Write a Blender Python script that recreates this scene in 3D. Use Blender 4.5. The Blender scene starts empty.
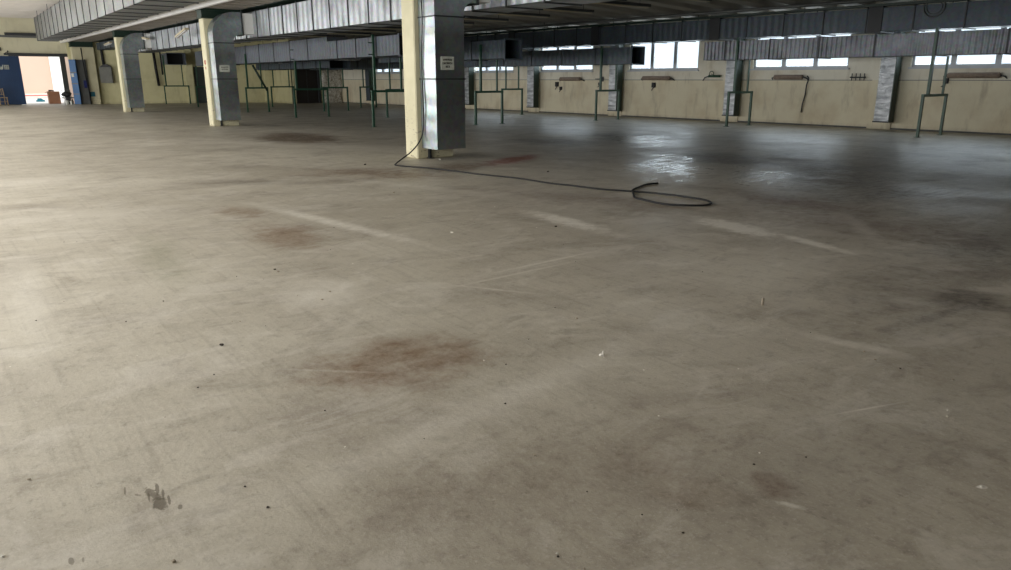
import bpy, bmesh, math, random
from mathutils import Vector, Matrix
random.seed(7)
S = bpy.context.scene
COL = S.collection

# ------------------------------------------------------------------ camera, sky, sun, daylight, exposure
cam_d = bpy.data.cameras.new('camera'); cam = bpy.data.objects.new('camera', cam_d); COL.objects.link(cam)
cam.location = (0, 0, 1.5)
cam.rotation_euler = (math.radians(90 - 15.556), 0, math.radians(-37.316))
cam_d.sensor_width = 36; cam_d.lens = 740 / 1011 * 36; cam_d.clip_end = 400
S.camera = cam
S.view_settings.view_transform = 'Standard'; S.view_settings.look = 'None'
S.view_settings.exposure = 0.0; S.view_settings.gamma = 1; S.view_settings.use_curve_mapping = False
W = bpy.data.worlds.new('overcast_sky'); S.world = W; W.use_nodes = True
bg = W.node_tree.nodes['Background']; bg.inputs[0].default_value = (0.86, 0.94, 1.0, 1); bg.inputs[1].default_value = 1.5
sd = bpy.data.lights.new('sun', 'SUN'); sd.energy = 3.4; sd.angle = math.radians(3); sd.color = (1, 0.95, 0.88)
sun = bpy.data.objects.new('sun', sd); COL.objects.link(sun)
sun.rotation_euler = Vector((0.02, -0.5, 0.86)).to_track_quat('Z', 'Y').to_euler()
def area(name, loc, direction, sx, sy, power, color=(1, 1, 1)):
    d = bpy.data.lights.new(name, 'AREA'); d.shape = 'RECTANGLE'; d.size = sx; d.size_y = sy; d.energy = power; d.color = color
    o = bpy.data.objects.new(name, d); COL.objects.link(o); o.location = loc
    o.rotation_euler = Vector(direction).to_track_quat('-Z', 'Y').to_euler()
    return o
# daylight coming in through the glazed band of the left hall wall
area('daylight_left_windows', (-3.24, 26, 1.9), (1, 0, 0), 47, 2.4, 2500, (1, 0.985, 0.965))
# overcast daylight on the right-hand windows
RW_ANG = math.atan(0.05)
for yy in (9.3, 14.6, 20.3, 25.7, 30.8):
    area('daylight_right_window', (24.62 - 0.05 * yy, yy, 2.55), (-1, -0.05, -0.25), 3.2, 1.3, 60, (0.9, 0.96, 1))

# ------------------------------------------------------------------ materials
def lin(c):
    return tuple(((v / 255) / 12.92 if v / 255 <= 0.04045 else ((v / 255 + 0.055) / 1.055) ** 2.4) for v in c) + (1,)
class NT:
    def __init__(s, name):
        s.m = bpy.data.materials.new(name); s.m.use_nodes = True; s.t = s.m.node_tree; s.n = s.t.nodes; s.l = s.t.links
        s.b = s.n['Principled BSDF']
    def node(s, kind, **kw):
        q = s.n.new(kind)
        for k, v in kw.items(): setattr(q, k, v)
        return q
    def link(s, a, b): s.l.new(a, b)
    def noise(s, vec, scale, detail=4, rough=.55, dist=0):
        q = s.node('ShaderNodeTexNoise'); q.inputs['Scale'].default_value = scale; q.inputs['Detail'].default_value = detail
        q.inputs['Roughness'].default_value = rough; q.inputs['Distortion'].default_value = dist
        if vec is not None: s.link(vec, q.inputs['Vector'])
        return q.outputs['Fac']
    def mr(s, v, a, b, c=0., d=1., smooth=False):
        q = s.node('ShaderNodeMapRange'); q.interpolation_type = 'SMOOTHSTEP' if smooth else 'LINEAR'
        s.link(v, q.inputs[0])
        for i, x in enumerate((a, b, c, d)): q.inputs[1 + i].default_value = x
        return q.outputs[0]
    def mix(s, f, a, b, blend='MIX'):
        q = s.node('ShaderNodeMix'); q.data_type = 'RGBA'; q.blend_type = blend
        for k, v in ((0, f), (6, a), (7, b)):
            if hasattr(v, 'is_linked'): s.link(v, q.inputs[k])
            else: q.inputs[k].default_value = v
        return q.outputs[2]
    def math(s, op, a, b=None):
        q = s.node('ShaderNodeMath'); q.operation = op
        for k, v in ((0, a), (1, b)):
            if v is None: continue
            if hasattr(v, 'is_linked'): s.link(v, q.inputs[k])
            else: q.inputs[k].default_value = v
        return q.outputs[0]
    def vm(s, op, a, b):
        q = s.node('ShaderNodeVectorMath'); q.operation = op
        for k, v in ((0, a), (1, b)):
            if hasattr(v, 'is_linked'): s.link(v, q.inputs[k])
            elif v is not None: q.inputs[k].default_value = v
        return q
    def pos(s): return s.node('ShaderNodeNewGeometry').outputs['Position']
    def obj(s): return s.node('ShaderNodeTexCoord').outputs['Object']
    def scaled(s, vec, sc):
        q = s.node('ShaderNodeMapping'); s.link(vec, q.inputs[0]); q.inputs['Scale'].default_value = sc; return q.outputs[0]
    def bump(s, h, strength=.3, dist=.01, prev=None):
        q = s.node('ShaderNodeBump'); q.inputs['Strength'].default_value = strength; q.inputs['Distance'].default_value = dist
        s.link(h, q.inputs['Height'])
        if prev is not None: s.link(prev, q.inputs['Normal'])
        return q.outputs[0]
    def fin(s, color=None, rough=.6, metal=0., normal=None, spec=.5):
        if color is not None:
            if hasattr(color, 'is_linked'): s.link(color, s.b.inputs['Base Color'])
            else: s.b.inputs['Base Color'].default_value = color
        if hasattr(rough, 'is_linked'): s.link(rough, s.b.inputs['Roughness'])
        else: s.b.inputs['Roughness'].default_value = rough
        s.b.inputs['Metallic'].default_value = metal; s.b.inputs['Specular IOR Level'].default_value = spec
        if normal is not None: s.link(normal, s.b.inputs['Normal'])
        return s.m
def paint(name, c, rough=.55, var=.12, scale=3., metal=0., bump=.1):
    t = NT(name); p = t.obj(); n = t.noise(p, scale, 5)
    d = tuple(x * (1 - var * 2) for x in lin(c)[:3]) + (1,)
    col = t.mix(t.mr(n, .3, .7), d, lin(c))
    return t.fin(col, rough, metal, t.bump(t.noise(p, scale * 8, 3), bump, .004))
def wallpaint(name, upper, lower, zsplit, stain, amount):
    t = NT(name); p = t.pos(); sx = t.node('ShaderNodeSeparateXYZ'); t.link(p, sx.inputs[0])
    f = t.mr(sx.outputs[2], zsplit - .005, zsplit + .005)
    c = t.mix(f, lin(lower), lin(upper))
    n = t.noise(p, .9, 6, .6); n2 = t.noise(t.scaled(p, (1.5, 1.5, .35)), 2.2, 6, .65)
    c = t.mix(t.math('MULTIPLY', t.mr(n, .42, .72, 0, 1, True), amount), c, lin(stain))
    c = t.mix(t.math('MULTIPLY', t.mr(n2, .5, .75, 0, 1, True), amount * .8), c, lin(tuple(x * .75 for x in stain)))
    low = t.mr(sx.outputs[2], 0., .16, .4, 0)                      # splash dirt along the foot of the wall
    c = t.mix(t.math('MULTIPLY', low, t.mr(n2, .3, .6)), c, lin((96, 82, 62)))
    return t.fin(c, .75, 0, t.bump(t.noise(p, 30, 4), .15, .01), .3)
def galvanised(name, base, metal=.45, rough=.42, crease=1.0, depth=.02, axis='Y', strength=.5, spread=.78):
    t = NT(name); p = t.obj()
    w = t.node('ShaderNodeTexWave'); w.wave_type = 'BANDS'; w.bands_direction = axis; w.inputs['Scale'].default_value = crease
    w.inputs['Distortion'].default_value = .25; w.inputs['Detail'].default_value = 1; t.link(p, w.inputs['Vector'])
    v = t.node('ShaderNodeTexVoronoi'); v.inputs['Scale'].default_value = 16; t.link(p, v.inputs['Vector'])
    n = t.noise(p, 1.3, 5)
    c = t.mix(t.mr(n, .3, .7), lin(tuple(x * spread for x in base)), lin(base))
    c = t.mix(.18, c, v.outputs['Color'], 'SOFT_LIGHT')
    nb = t.bump(w.outputs['Fac'], strength, depth); nb = t.bump(n, .25, .05, nb)
    return t.fin(c, t.mr(n, .3, .7, rough - .08, rough + .1), metal, nb)
M = {}
def column_paint():
    t = NT('chipped_cream_paint'); p = t.obj(); sx = t.node('ShaderNodeSeparateXYZ'); t.link(p, sx.inputs[0])
    c = t.mix(t.mr(t.noise(p, 1.8, 5), .35, .65), lin((204, 197, 163)), lin((217, 210, 178)))
    k = t.math('MULTIPLY', t.mr(t.noise(t.scaled(p, (1, 1, 2.4)), 7, 6, .7), .56, .62), t.mr(sx.outputs[2], .1, 1.3, 1, 0))
    c = t.mix(k, c, lin((150, 138, 112)))
    return t.fin(c, .6, 0, t.bump(t.noise(p, 14, 3), .1, .004))
M['cream'] = column_paint()
M['white'] = paint('white_paint', (242, 240, 237), .55, .06, 1.2)
M['hall_ceiling'] = paint('whitewashed_concrete', (222, 216, 208), .8, .06, 1.0)
M['soffit'] = paint('bare_concrete', (150, 142, 130), .85, .14, 1.4)
M['rib'] = paint('ribbed_roof_concrete', (170, 166, 156), .85, .12, 1.1)
M['wall_hall'] = wallpaint('hall_wall_paint', (216, 211, 184), (216, 211, 184), 1.4, (184, 177, 146), .35)
M['wall_aisle'] = wallpaint('aisle_wall_paint', (208, 202, 160), (204, 198, 156), 1.4, (164, 156, 116), .4)
M['wall_right'] = wallpaint('right_wall_paint', (228, 223, 206), (226, 217, 190), 1.47, (196, 178, 146), .55)
M['galv'] = galvanised('galvanised_sheet', (196, 201, 206), .55, .4, 1.0, .03)
M['galv_big'] = galvanised('galvanised_wide_duct', (160, 163, 163), .7, .45, 2.4, .03)
M['galv_riser'] = galvanised('galvanised_riser', (172, 180, 182), .86, .36, .9, .01, 'Z', .3)
M['galv_side'] = galvanised('streaked_grey_sheet', (160, 166, 174), .35, .48, 2.2, .03, 'Y', .7, .6)
M['galv_blue'] = galvanised('dull_blue_grey_sheet', (112, 118, 126), .3, .55, 1.3, .025)
M['galv_dark'] = galvanised('dull_dark_grey_sheet', (88, 99, 108), .3, .5, 1.3, .02)
def foil():
    t = NT('wrinkled_foil_lagging'); p = t.obj(); n = t.noise(p, 9, 5, .65, 1.5); n2 = t.noise(t.scaled(p, (1, 1, 4)), 2.2, 3, .5)
    c = t.mix(t.mr(n2, .35, .65), lin((150, 154, 158)), lin((216, 219, 222)))
    return t.fin(c, .34, .7, t.bump(n2, .5, .06, t.bump(n, .7, .04)))
M['foil'] = foil()
M['seam'] = paint('dark_seam_steel', (58, 62, 64), .5, .1, 4)
M['green'] = paint('green_gloss_paint', (38, 80, 60), .4, .12, 5)
M['darkgreen'] = paint('dark_green_steel', (26, 50, 38), .45, .12, 4)
M['blue'] = paint('blue_door_paint', (20, 54, 94), .5, .12, 1.5)
M['blue_light'] = paint('light_blue_paint', (62, 112, 168), .5, .15, 2)
M['teal'] = paint('teal_plate', (36, 110, 128), .5, .1, 4)
M['navy'] = paint('navy_plate', (24, 36, 104), .5, .1, 4)
M['steel'] = paint('grey_steel', (112, 114, 112), .5, .12, 4, .3)
M['cabinet'] = paint('grey_cabinet_paint', (120, 120, 112), .55, .1, 3)
M['black'] = paint('black_rubber', (22, 22, 23), .6, .1, 6)
M['charcoal'] = paint('charcoal_steel', (52, 54, 56), .55, .1, 4)
M['canvas'] = paint('white_canvas', (238, 238, 234), .8, .05, 4)
M['lamp'] = paint('white_enamel', (226, 226, 226), .45, .05, 3)
M['lamp_cream'] = paint('yellowed_enamel', (206, 194, 164), .5, .08, 3)
M['lamp_dark'] = paint('dusty_grey_enamel', (74, 74, 72), .6, .1, 3)
M['rust'] = paint('rusty_steel', (150, 132, 116), .75, .2, 9)
M['wood'] = paint('pale_wood', (172, 150, 116), .6, .15, 5)
M['card'] = paint('brown_cardboard', (164, 118, 90), .8, .1, 3)
M['sign'] = paint('faded_sign_plate', (196, 200, 190), .6, .07, 8)
M['ink'] = paint('dark_print', (40, 44, 36), .7, .05, 8)
M['red'] = paint('red_paint', (190, 60, 50), .6, .1, 6)
M['pale_red'] = paint('overexposed_red', (226, 140, 132), .7, .1, 4)  # red paled to stand for overexposure in the sunlit yard
M['frame'] = paint('pale_window_frame', (196, 200, 204), .5, .06, 4)
M['asphalt'] = paint('pale_yard_concrete', (200, 196, 190), .9, .06, .6)
M['pink'] = paint('pink_beige_render', (214, 186, 168), .9, .04, .4)
M['plaster'] = paint('white_render', (244, 244, 242), .9, .02, .4)
M['grit_dark'] = paint('dark_grit', (62, 54, 48), .9, .2, 30)
M['grit_light'] = paint('pale_grit', (176, 164, 146), .9, .2, 30)
M['grit_white'] = paint('white_scrap', (226, 222, 212), .8, .1, 30)
M['dark_door'] = paint('dark_green_door_paint', (34, 44, 36), .55, .1, 3)
M['doorway_dark'] = paint('doorway_shade', (38, 34, 30), .7, .1, 3)  # darkness of the open doorway put into the colour
def glass_mat():
    t = NT('window_glass'); n = t.n; n.remove(t.b)
    tr = n.new('ShaderNodeBsdfTransparent'); tr.inputs[0].default_value = (.93, .97, 1, 1)
    gl = n.new('ShaderNodeBsdfGlossy'); gl.inputs['Roughness'].default_value = .05
    fr = n.new('ShaderNodeLayerWeight'); fc = t.math('ADD', t.math('MULTIPLY', t.math('POWER', fr.outputs['Facing'], 5.), .8), .04)
    mx = n.new('ShaderNodeMixShader'); t.link(fc, mx.inputs[0]); t.link(tr.outputs[0], mx.inputs[1]); t.link(gl.outputs[0], mx.inputs[2])
    t.link(mx.outputs[0], n['Material Output'].inputs[0]); return t.m
M['glass'] = glass_mat()
def plastic_mat():
    t = NT('crinkled_clear_plastic'); p = t.obj(); v = t.noise(p, 7, 6, .7, 1.2)
    c = t.mix(t.mr(v, .35, .65), lin((140, 130, 108)), lin((250, 248, 240)))  # glitter and backlight of the creases put into the colour as pale patches
    return t.fin(c, .25, .1, t.bump(v, .9, .06))
M['plastic'] = plastic_mat()

STAINS_AND_TONES=[  # stains and scuffs, plus broad darker areas over the right of the floor
 ((1.838,3.388),(1.727,-0.86),(-0.597,-2.174),'brown',0.55,0.7,0.45),
 ((2.102,3.321),(2.537,-1.526),(-1.413,-3.269),'brown',0.25,0.8,0.5),
 ((2.626,7.052),(2.006,-0.821),(-1.497,-0.929),'brown',0.5,0.7,0.4),
 ((2.726,8.704),(2.507,-0.849),(-2.241,-1.711),'brown',0.45,0.7,0.4),
 ((7.681,19.11),(0.788,-0.324),(-0.466,-0.276),'umber',0.75,0.5,0.3),
 ((5.406,11.525),(0.92,-0.434),(-0.615,-1.666),'brown',0.4,0.8,0.4),
 ((4.846,10.525),(1.352,-0.624),(-0.697,-2.8),'umber',0.35,0.8,0.4),
 ((8.797,11.335),(1.286,-0.968),(0.607,-2.189),'rust',0.75,0.7,0.4),
 ((7.121,10.944),(0.962,-0.616),(0.03,-1.33),'umber',0.6,0.8,0.4),
 ((5.938,10.614),(0.9,-0.514),(-1.312,-1.011),'brown',0.5,0.8,0.4),
 ((12.327,13.95),(0.506,-0.448),(-0.768,-0.425),'dark',0.5,0.8,0.4),
 ((14.799,14.123),(0.65,-0.682),(-0.511,-0.135),'dark',0.6,0.8,0.4),
 ((12.287,9.146),(0.523,-0.704),(-0.739,-0.059),'dark',0.55,0.9,0.4),
 ((11.485,6.386),(0.293,-0.53),(-0.419,0.091),'dark',0.5,0.9,0.4),
 ((2.067,1.559),(3.423,-5.039),(-6.338,-4.115),'brown',0.22,0.9,0.5),
 ((2.339,1.387),(5.249,-10.468),(-9.282,-3.593),'rustdk',0.5,0.7,0.4),
 ((2.075,1.82),(4.238,-4.584),(-4.646,-6.096),'brown',0.15,0.9,0.5),
 ((5.658,1.967),(1.023,-2.873),(-2.991,-0.962),'dark',0.55,0.7,0.35),
 ((5.099,1.961),(1.643,-3.128),(-1.132,-16.937),'dark',0.28,0.6,0.35),
 ((7.495,2.556),(0.648,-1.738),(-0.493,-0.647),'dark',0.45,1,0.4),
 ((5.182,2.33),(0.586,-1.327),(-0.728,-0.144),'dark',0.28,1,0.4),
 ((1.774,1.969),(0.836,-0.59),(-0.608,-2.231),'umber',0.2,1,0.4),
 ((3.04,1.324),(0.638,-1.168),(-0.617,-1.178),'dark',0.18,1,0.4),
 ((1.426,6.884),(2.857,-1.025),(-3.382,-0.178),'green',0.35,1,0.4),
 ((0.671,6.445),(10.502,-1.432),(-5.119,-6.716),'umber',0.25,0.8,0.4),
 ((3.654,11.29),(1.104,-0.371),(-1.792,-2.351),'dark',0.3,0.9,0.3),
 ((0.617,1.785),(1.663,-0.684),(-2.471,-3.241),'umber',0.1,1,0.4),
 ((8.548,5.388),(0.483,-0.776),(-1.511,-0.001),'brownred',0.5,0.9,0.4),
 ((6.706,6.792),(0.346,-0.345),(-1.615,-0.842),'brownred',0.35,0.9,0.4),
 ((7.804,3.826),(0.462,-0.932),(-1.31,-0.371),'brownred',0.35,0.9,0.4),
 ((3.297,7.478),(0.854,-0.431),(-7.347,-1.12),'pale',0.6,0.9,0.3),
 ((2.073,4.922),(2.618,-1.074),(-0.638,-2.417),'pale',0.4,0.9,0.4),
 ((5.372,5.971),(1.395,-1.355),(-5.062,0.127),'pale',0.8,0.8,0.35),
 ((6.566,4.631),(1.191,-1.771),(-4.181,0.442),'pale',0.95,0.7,0.3),
 ((6.482,3.704),(1.21,-2.243),(-9.11,2.06),'pale',0.85,0.8,0.3),
 ((7.576,3.793),(1.3,-3.264),(-5.346,5.92),'pale',0.35,1,0.4),
 ((4.1,2.004),(1.28,-2.767),(-13.383,-2.909),'pale',0.4,0.8,0.3),
 ((2.121,2.663),(0.71,-0.379),(1.17,-6.893),'pale',0.28,1,0.3),
 ((0.363,6.003),(6.448,-0.348),(0.171,-0.583),'pale',0.28,1,0.3),
 ((1.069,13.26),(1.293,-0.119),(-0.263,-1.488),'pale',0.3,1,0.3),
 ((1.386,9.476),(1.218,-0.203),(-0.781,-1.024),'pale',0.2,1,0.4),
 ((3.577,4.5),(1.326,-0.94),(1.647,-40.572),'pale',0.35,0.8,0.1),
 ((3.976,4.662),(1.522,-1.162),(2.069,-37.595),'pale',0.4,0.8,0.1),
 ((3.151,4.201),(2.108,-1.68),(-37.521,-23.262),'pale',0.35,0.8,0.1),
 ((1.486,3.493),(2.892,-1.359),(-41.085,-44.904),'pale',0.18,0.8,0.1),
 ((6.877,17.019),(0.213,-0.088),(-1.207,-0.771),'pale',0.25,1,0.3),
 ((5.48,9.223),(0.49,-0.304),(-4.854,-1.584),'pale',0.25,1,0.3),
 ((2.276,1.27),(7.182,-14.907),(-50.812,-22.987),'pale',0.5,0.7,0.3),
 ((2.97,0.897),(17.015,-49.446),(-46.813,-42.579),'white',0.9,0.4,0.2),
 ((8.002,38.946),(0.152,-0.069),(-1.622,0.33),'pale',0.2,1,0.3),
 ((7.314,5.835),(1.119,-1.452),(-5.685,0.269),'pale',0.25,0.9,0.3),
 ((3.323,1.513),(2.879,-4.804),(-35.403,-106.972),'pale',0.4,0.8,0.1),
 ((0.448,2.68),(33.823,-10.925),(-20.033,-15.139),'wet',0.75,0.25,0.35),
 ((0.442,2.762),(20.22,-9.698),(-50.008,-19.155),'wet',0.65,0.3,0.5),
 ((0.463,2.79),(132.253,-22.013),(-6.45,-17.098),'wet',0.7,0.3,0.4),
 ((0.472,2.739),(181.591,-35.513),(-10.368,-19.988),'wet',0.7,0.3,0.4),
 ((0.425,2.749),(229.653,-36.048),(-9.494,-24.782),'wet',0.65,0.3,0.4),
 ((0.479,2.682),(185.347,-32.891),(-9.808,-25.282),'wet',0.7,0.3,0.4),
 ((0.363,2.848),(210.004,-35.842),(-14.149,-23.131),'wet',0.6,0.3,0.4),
 ((0.396,2.788),(82.713,-20.619),(-93.878,-91.151),'wet',0.5,0.4,0.4),
 ((0.499,2.608),(62.261,-51.916),(-98.86,-17.595),'wet',0.65,0.3,0.4),
 ((0.135,2.492),(122.481,-6.945),(-13.695,-40.136),'wet',0.6,0.3,0.3),
 ((0.167,2.475),(249.065,-37.239),(-39.089,-51.282),'wet',0.5,0.3,0.3),
]
DAMP=[
 ((14.096,12.601),(0.806,-0.902),(-0.575,-0.172),'',0.9,0.8,0.5),
 ((10.474,8.978),(1.02,-1.189),(-0.516,-0.244),'',1,0.8,0.6),
 ((10.496,6.978),(0.957,-1.438),(-0.796,-0.15),'',0.9,0.8,0.6),
 ((15.341,15.631),(0.415,-0.408),(-0.391,-0.181),'',0.5,1,0.4),
 ((16.142,8.352),(0.179,-0.342),(-0.298,-0.018),'',0.5,1,0.5),
 ((10.422,4.495),(0.42,-0.97),(-0.725,0.117),'',0.55,1,0.5),
 ((8.002,38.946),(0.883,-0.186),(-0.055,-0.072),'',0.4,1,0.3),
 ((20.227,12.978),(0.16,-0.248),(-0.292,-0.108),'',0.5,1,0.4),
]
CABLE= [(9.534, 15.89), (8.209, 14.105), (7.161, 12.698), (6.622, 11.975), (6.539, 11.639), (6.796, 10.949), (6.958, 9.837), (7.14, 9.071), (7.167, 8.361), (7.257, 7.932), (7.333, 7.434), (7.524, 7.025), (7.636, 6.754), (7.706, 6.455), (7.726, 6.17), (7.72, 5.958), (7.629, 5.768), (7.48, 5.671), (7.325, 5.686), (7.105, 5.901), (7.057, 6.127), (7.103, 6.428), (7.165, 6.619), (7.4, 6.866), (7.608, 7.079), (7.851, 7.212), (8.2, 7.359), (8.441, 7.35)]
GRIT= [(1.148, 4.233, 'd', 0.0313), (2.044, 5.709, 'l', 0.0253), (2.048, 5.787, 'd', 0.0256), (4.025, 6.172, 'w', 0.0356), (0.861, 3.686, 'd', 0.0138), (0.977, 3.811, 'd', 0.0114), (2.224, 3.113, 'w', 0.0139), (1.655, 2.73, 'l', 0.0119), (1.481, 2.524, 'd', 0.0089), (0.751, 2.408, 'd', 0.0159), (0.733, 2.602, 'd', 0.0125), (0.398, 2.285, 'l', 0.0187), (-0.038, 2.65, 'w', 0.0165), (0.083, 3.162, 'l', 0.0189), (1.976, 2.596, 'd', 0.0146), (1.767, 2.117, 'l', 0.0127), (1.408, 1.568, 'w', 0.0105), (1.4, 1.554, 'd', 0.0104), (1.747, 1.785, 'd', 0.0098), (1.797, 1.554, 'd', 0.0095), (3.137, 3.35, 'l', 0.0196), (3.181, 3.618, 'd', 0.0136), (2.284, 2.992, 'd', 0.0137), (3.932, 1.664, 'd', 0.0153), (4.029, 1.913, 'l', 0.0159), (3.955, 1.812, 'l', 0.0187), (2.422, 1.524, 'd', 0.0131), (1.996, 1.501, 'l', 0.0118), (3.997, 1.425, 'l', 0.0182), (3.581, 1.275, 'w', 0.0166), (3.509, 1.249, 'w', 0.0136), (2.97, 0.897, 'w', 0.0186), (1.828, 1.394, 'd', 0.0111), (2.249, 1.559, 'l', 0.0105), (1.177, 2.664, 'w', 0.0089), (2.13, 4.911, 'l', 0.0225), (1.999, 4.756, 'l', 0.0218), (1.378, 4.614, 'l', 0.0136), (0.797, 5.056, 'd', 0.0144), (5.068, 5.773, 'd', 0.037), (4.896, 8.935, 'l', 0.0348), (4.901, 4.432, 'w', 0.0183), (6.154, 12.27, 'd', 0.056), (8.109, 9.465, 'd', 0.0509), (7.2, 8.309, 'd', 0.0525), (7.293, 7.971, 'd', 0.0442), (7.697, 12.174, 'w', 0.0489), (8.433, 14.842, 'w', 0.0463)]


def floor_mat():
    t = NT('worn_concrete_floor'); p = t.pos()
    nb = t.noise(p, .22, 5, .6, .6); nm = t.noise(p, 1.1, 8, .62, .5); nf = t.noise(p, 7, 8, .7); ns = t.noise(p, 60, 4, .7)
    r1 = t.node('ShaderNodeMapping'); t.link(p, r1.inputs[0]); r1.inputs['Rotation'].default_value = (0, 0, math.radians(28)); r1.inputs['Scale'].default_value = (.25, 3.2, 1)
    r2 = t.node('ShaderNodeMapping'); t.link(p, r2.inputs[0]); r2.inputs['Rotation'].default_value = (0, 0, math.radians(-8)); r2.inputs['Scale'].default_value = (12, .5, 1)
    st = t.noise(r1.outputs[0], 1.2, 7, .65, .4); st2 = t.noise(r2.outputs[0], 2.0, 5, .6)
    c = t.mix(t.mr(nb, .35, .68, 0, 1, True), lin((168, 161, 146)), lin((191, 185, 170)))
    c = t.mix(t.math('MULTIPLY', t.mr(nm, .46, .74, 0, 1, True), .5), c, lin((122, 112, 101)))
    c = t.mix(t.math('MULTIPLY', t.mr(st, .54, .78, 0, 1, True), .25), c, lin((198, 192, 180)))
    c = t.mix(t.math('MULTIPLY', t.mr(st2, .48, .76, 0, 1, True), .3), c, lin((118, 108, 94)))
    c = t.mix(t.math('MULTIPLY', t.mr(nf, .5, .72, 0, 1, True), .38), c, lin((104, 93, 80)))
    c = t.mix(t.math('MULTIPLY', t.mr(ns, .54, .7, 0, 1), .4), c, lin((206, 200, 188)))
    def ridge(n, w): return t.mr(t.math('ABSOLUTE', t.math('SUBTRACT', n, .5)), 0, w, 1, 0)
    q1 = t.node('ShaderNodeMapping'); t.link(p, q1.inputs[0]); q1.inputs['Rotation'].default_value = (0, 0, math.radians(20)); q1.inputs['Scale'].default_value = (.35, 1.3, 1)
    q2 = t.node('ShaderNodeMapping'); t.link(p, q2.inputs[0]); q2.inputs['Rotation'].default_value = (0, 0, math.radians(-50)); q2.inputs['Scale'].default_value = (.4, 1.0, 1); q2.inputs['Location'].default_value = (7, 3, 0)
    s1 = t.math('MULTIPLY', ridge(t.noise(q1.outputs[0], .9, 1, .3), .003), t.mr(t.noise(p, .8, 3), .5, .62))
    s2 = t.math('MULTIPLY', ridge(t.noise(q2.outputs[0], 1.3, 1, .3), .0025), t.mr(t.noise(p, 1.1, 3), .52, .64))
    c = t.mix(t.math('MULTIPLY', s1, .22), c, lin((206, 200, 188))); c = t.mix(t.math('MULTIPLY', s2, .08), c, lin((204, 198, 186)))
    ng = t.noise(p, 22, 6, .75); c = t.mix(t.math('MULTIPLY', t.mr(ng, .54, .68, 0, 1, True), .35), c, lin((98, 88, 76)))
    c = t.mix(t.math('MULTIPLY', t.mr(t.noise(p, 34, 3, .6), .6, .74, 0, 1, True), .2), c, lin((208, 203, 192)))
    grain = t.math('MULTIPLY', t.mr(nf, .32, .62, .5, 1.15), t.mr(ng, .3, .6, .6, 1.1))
    sx = t.node('ShaderNodeMapping'); t.link(p, sx.inputs[0]); sx.inputs['Rotation'].default_value = (0, 0, math.radians(14)); sx.inputs['Scale'].default_value = (.9, 1.6, 1)
    c = t.mix(t.math('MULTIPLY', t.mr(t.noise(sx.outputs[0], 1.5, 9, .72, .8), .5, .62, 0, 1, True), .3), c, lin((212, 207, 197)))
    c = t.mix(t.math('MULTIPLY', t.mr(t.noise(sx.outputs[0], 2.3, 9, .72, .5), .54, .66, 0, 1, True), .32), c, lin((112, 101, 89)))
    d = {'brown': (112, 85, 58), 'rustdk': (94, 68, 54), 'brownred': (104, 80, 66), 'umber': (86, 66, 44), 'rust': (128, 52, 26), 'dark': (66, 58, 50),
         'green': (126, 126, 100), 'pale': (220, 215, 204), 'white': (236, 232, 224), 'wet': (74, 65, 48)}
    dist = {k: t.math('MULTIPLY', t.math('SUBTRACT', t.noise(p, k, 6, .65, .4), .5), 2.) for k in (.7, 2.5, 9., 40.)}
    def mask(c0, A, B, s, so, nz):
        dv = t.vm('SUBTRACT', p, (c0[0], c0[1], 0)).outputs[0]
        a = t.vm('DOT_PRODUCT', dv, (A[0], A[1], 0)).outputs['Value']; b = t.vm('DOT_PRODUCT', dv, (B[0], B[1], 0)).outputs['Value']
        cb = t.node('ShaderNodeCombineXYZ'); t.link(a, cb.inputs[0]); t.link(b, cb.inputs[1])
        L = t.vm('LENGTH', cb.outputs[0], None).outputs['Value']
        size = 1 / max(math.hypot(*A), math.hypot(*B), 1e-6)
        key = .7 if size > .9 else 2.5 if size > .25 else 9. if size > .06 else 40.
        r = t.math('ADD', L, t.math('MULTIPLY', dist[key], nz * 2.2))
        return t.mr(r, 1 + .35 * so, 1 - so, 0, s, True)
    for c0, A, B, key, s, so, nz in STAINS_AND_TONES:
        k = mask(c0, A, B, s, so, nz)
        c = t.mix(k if key in ('wet', 'white') else t.math('MINIMUM', t.math('MULTIPLY', t.math('MULTIPLY', k, grain), 1.3), .9), c, lin(d[key]))
    rough = t.mr(nm, .3, .7, .42, .6); damp_grain = t.mr(t.noise(r1.outputs[0], 5, 6, .7), .42, .56, .2, 1, True)
    for c0, A, B, key, s, so, nz in DAMP:
        k = t.math('MULTIPLY', mask(c0, [v * .72 for v in A], [v * .72 for v in B], s, so, nz), damp_grain)
        q = t.node('ShaderNodeMix'); q.data_type = 'FLOAT'; t.link(k, q.inputs[0]); t.link(rough, q.inputs[2]); q.inputs[3].default_value = .17
        rough = q.outputs[0]
    nb2 = t.bump(nm, .3, .03); nb2 = t.bump(nf, .35, .012, nb2); nb2 = t.bump(ns, .4, .003, nb2); nb2 = t.bump(st2, .12, .004, nb2)
    return t.fin(c, rough, 0, nb2, .5)
M['floor'] = floor_mat()

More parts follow.
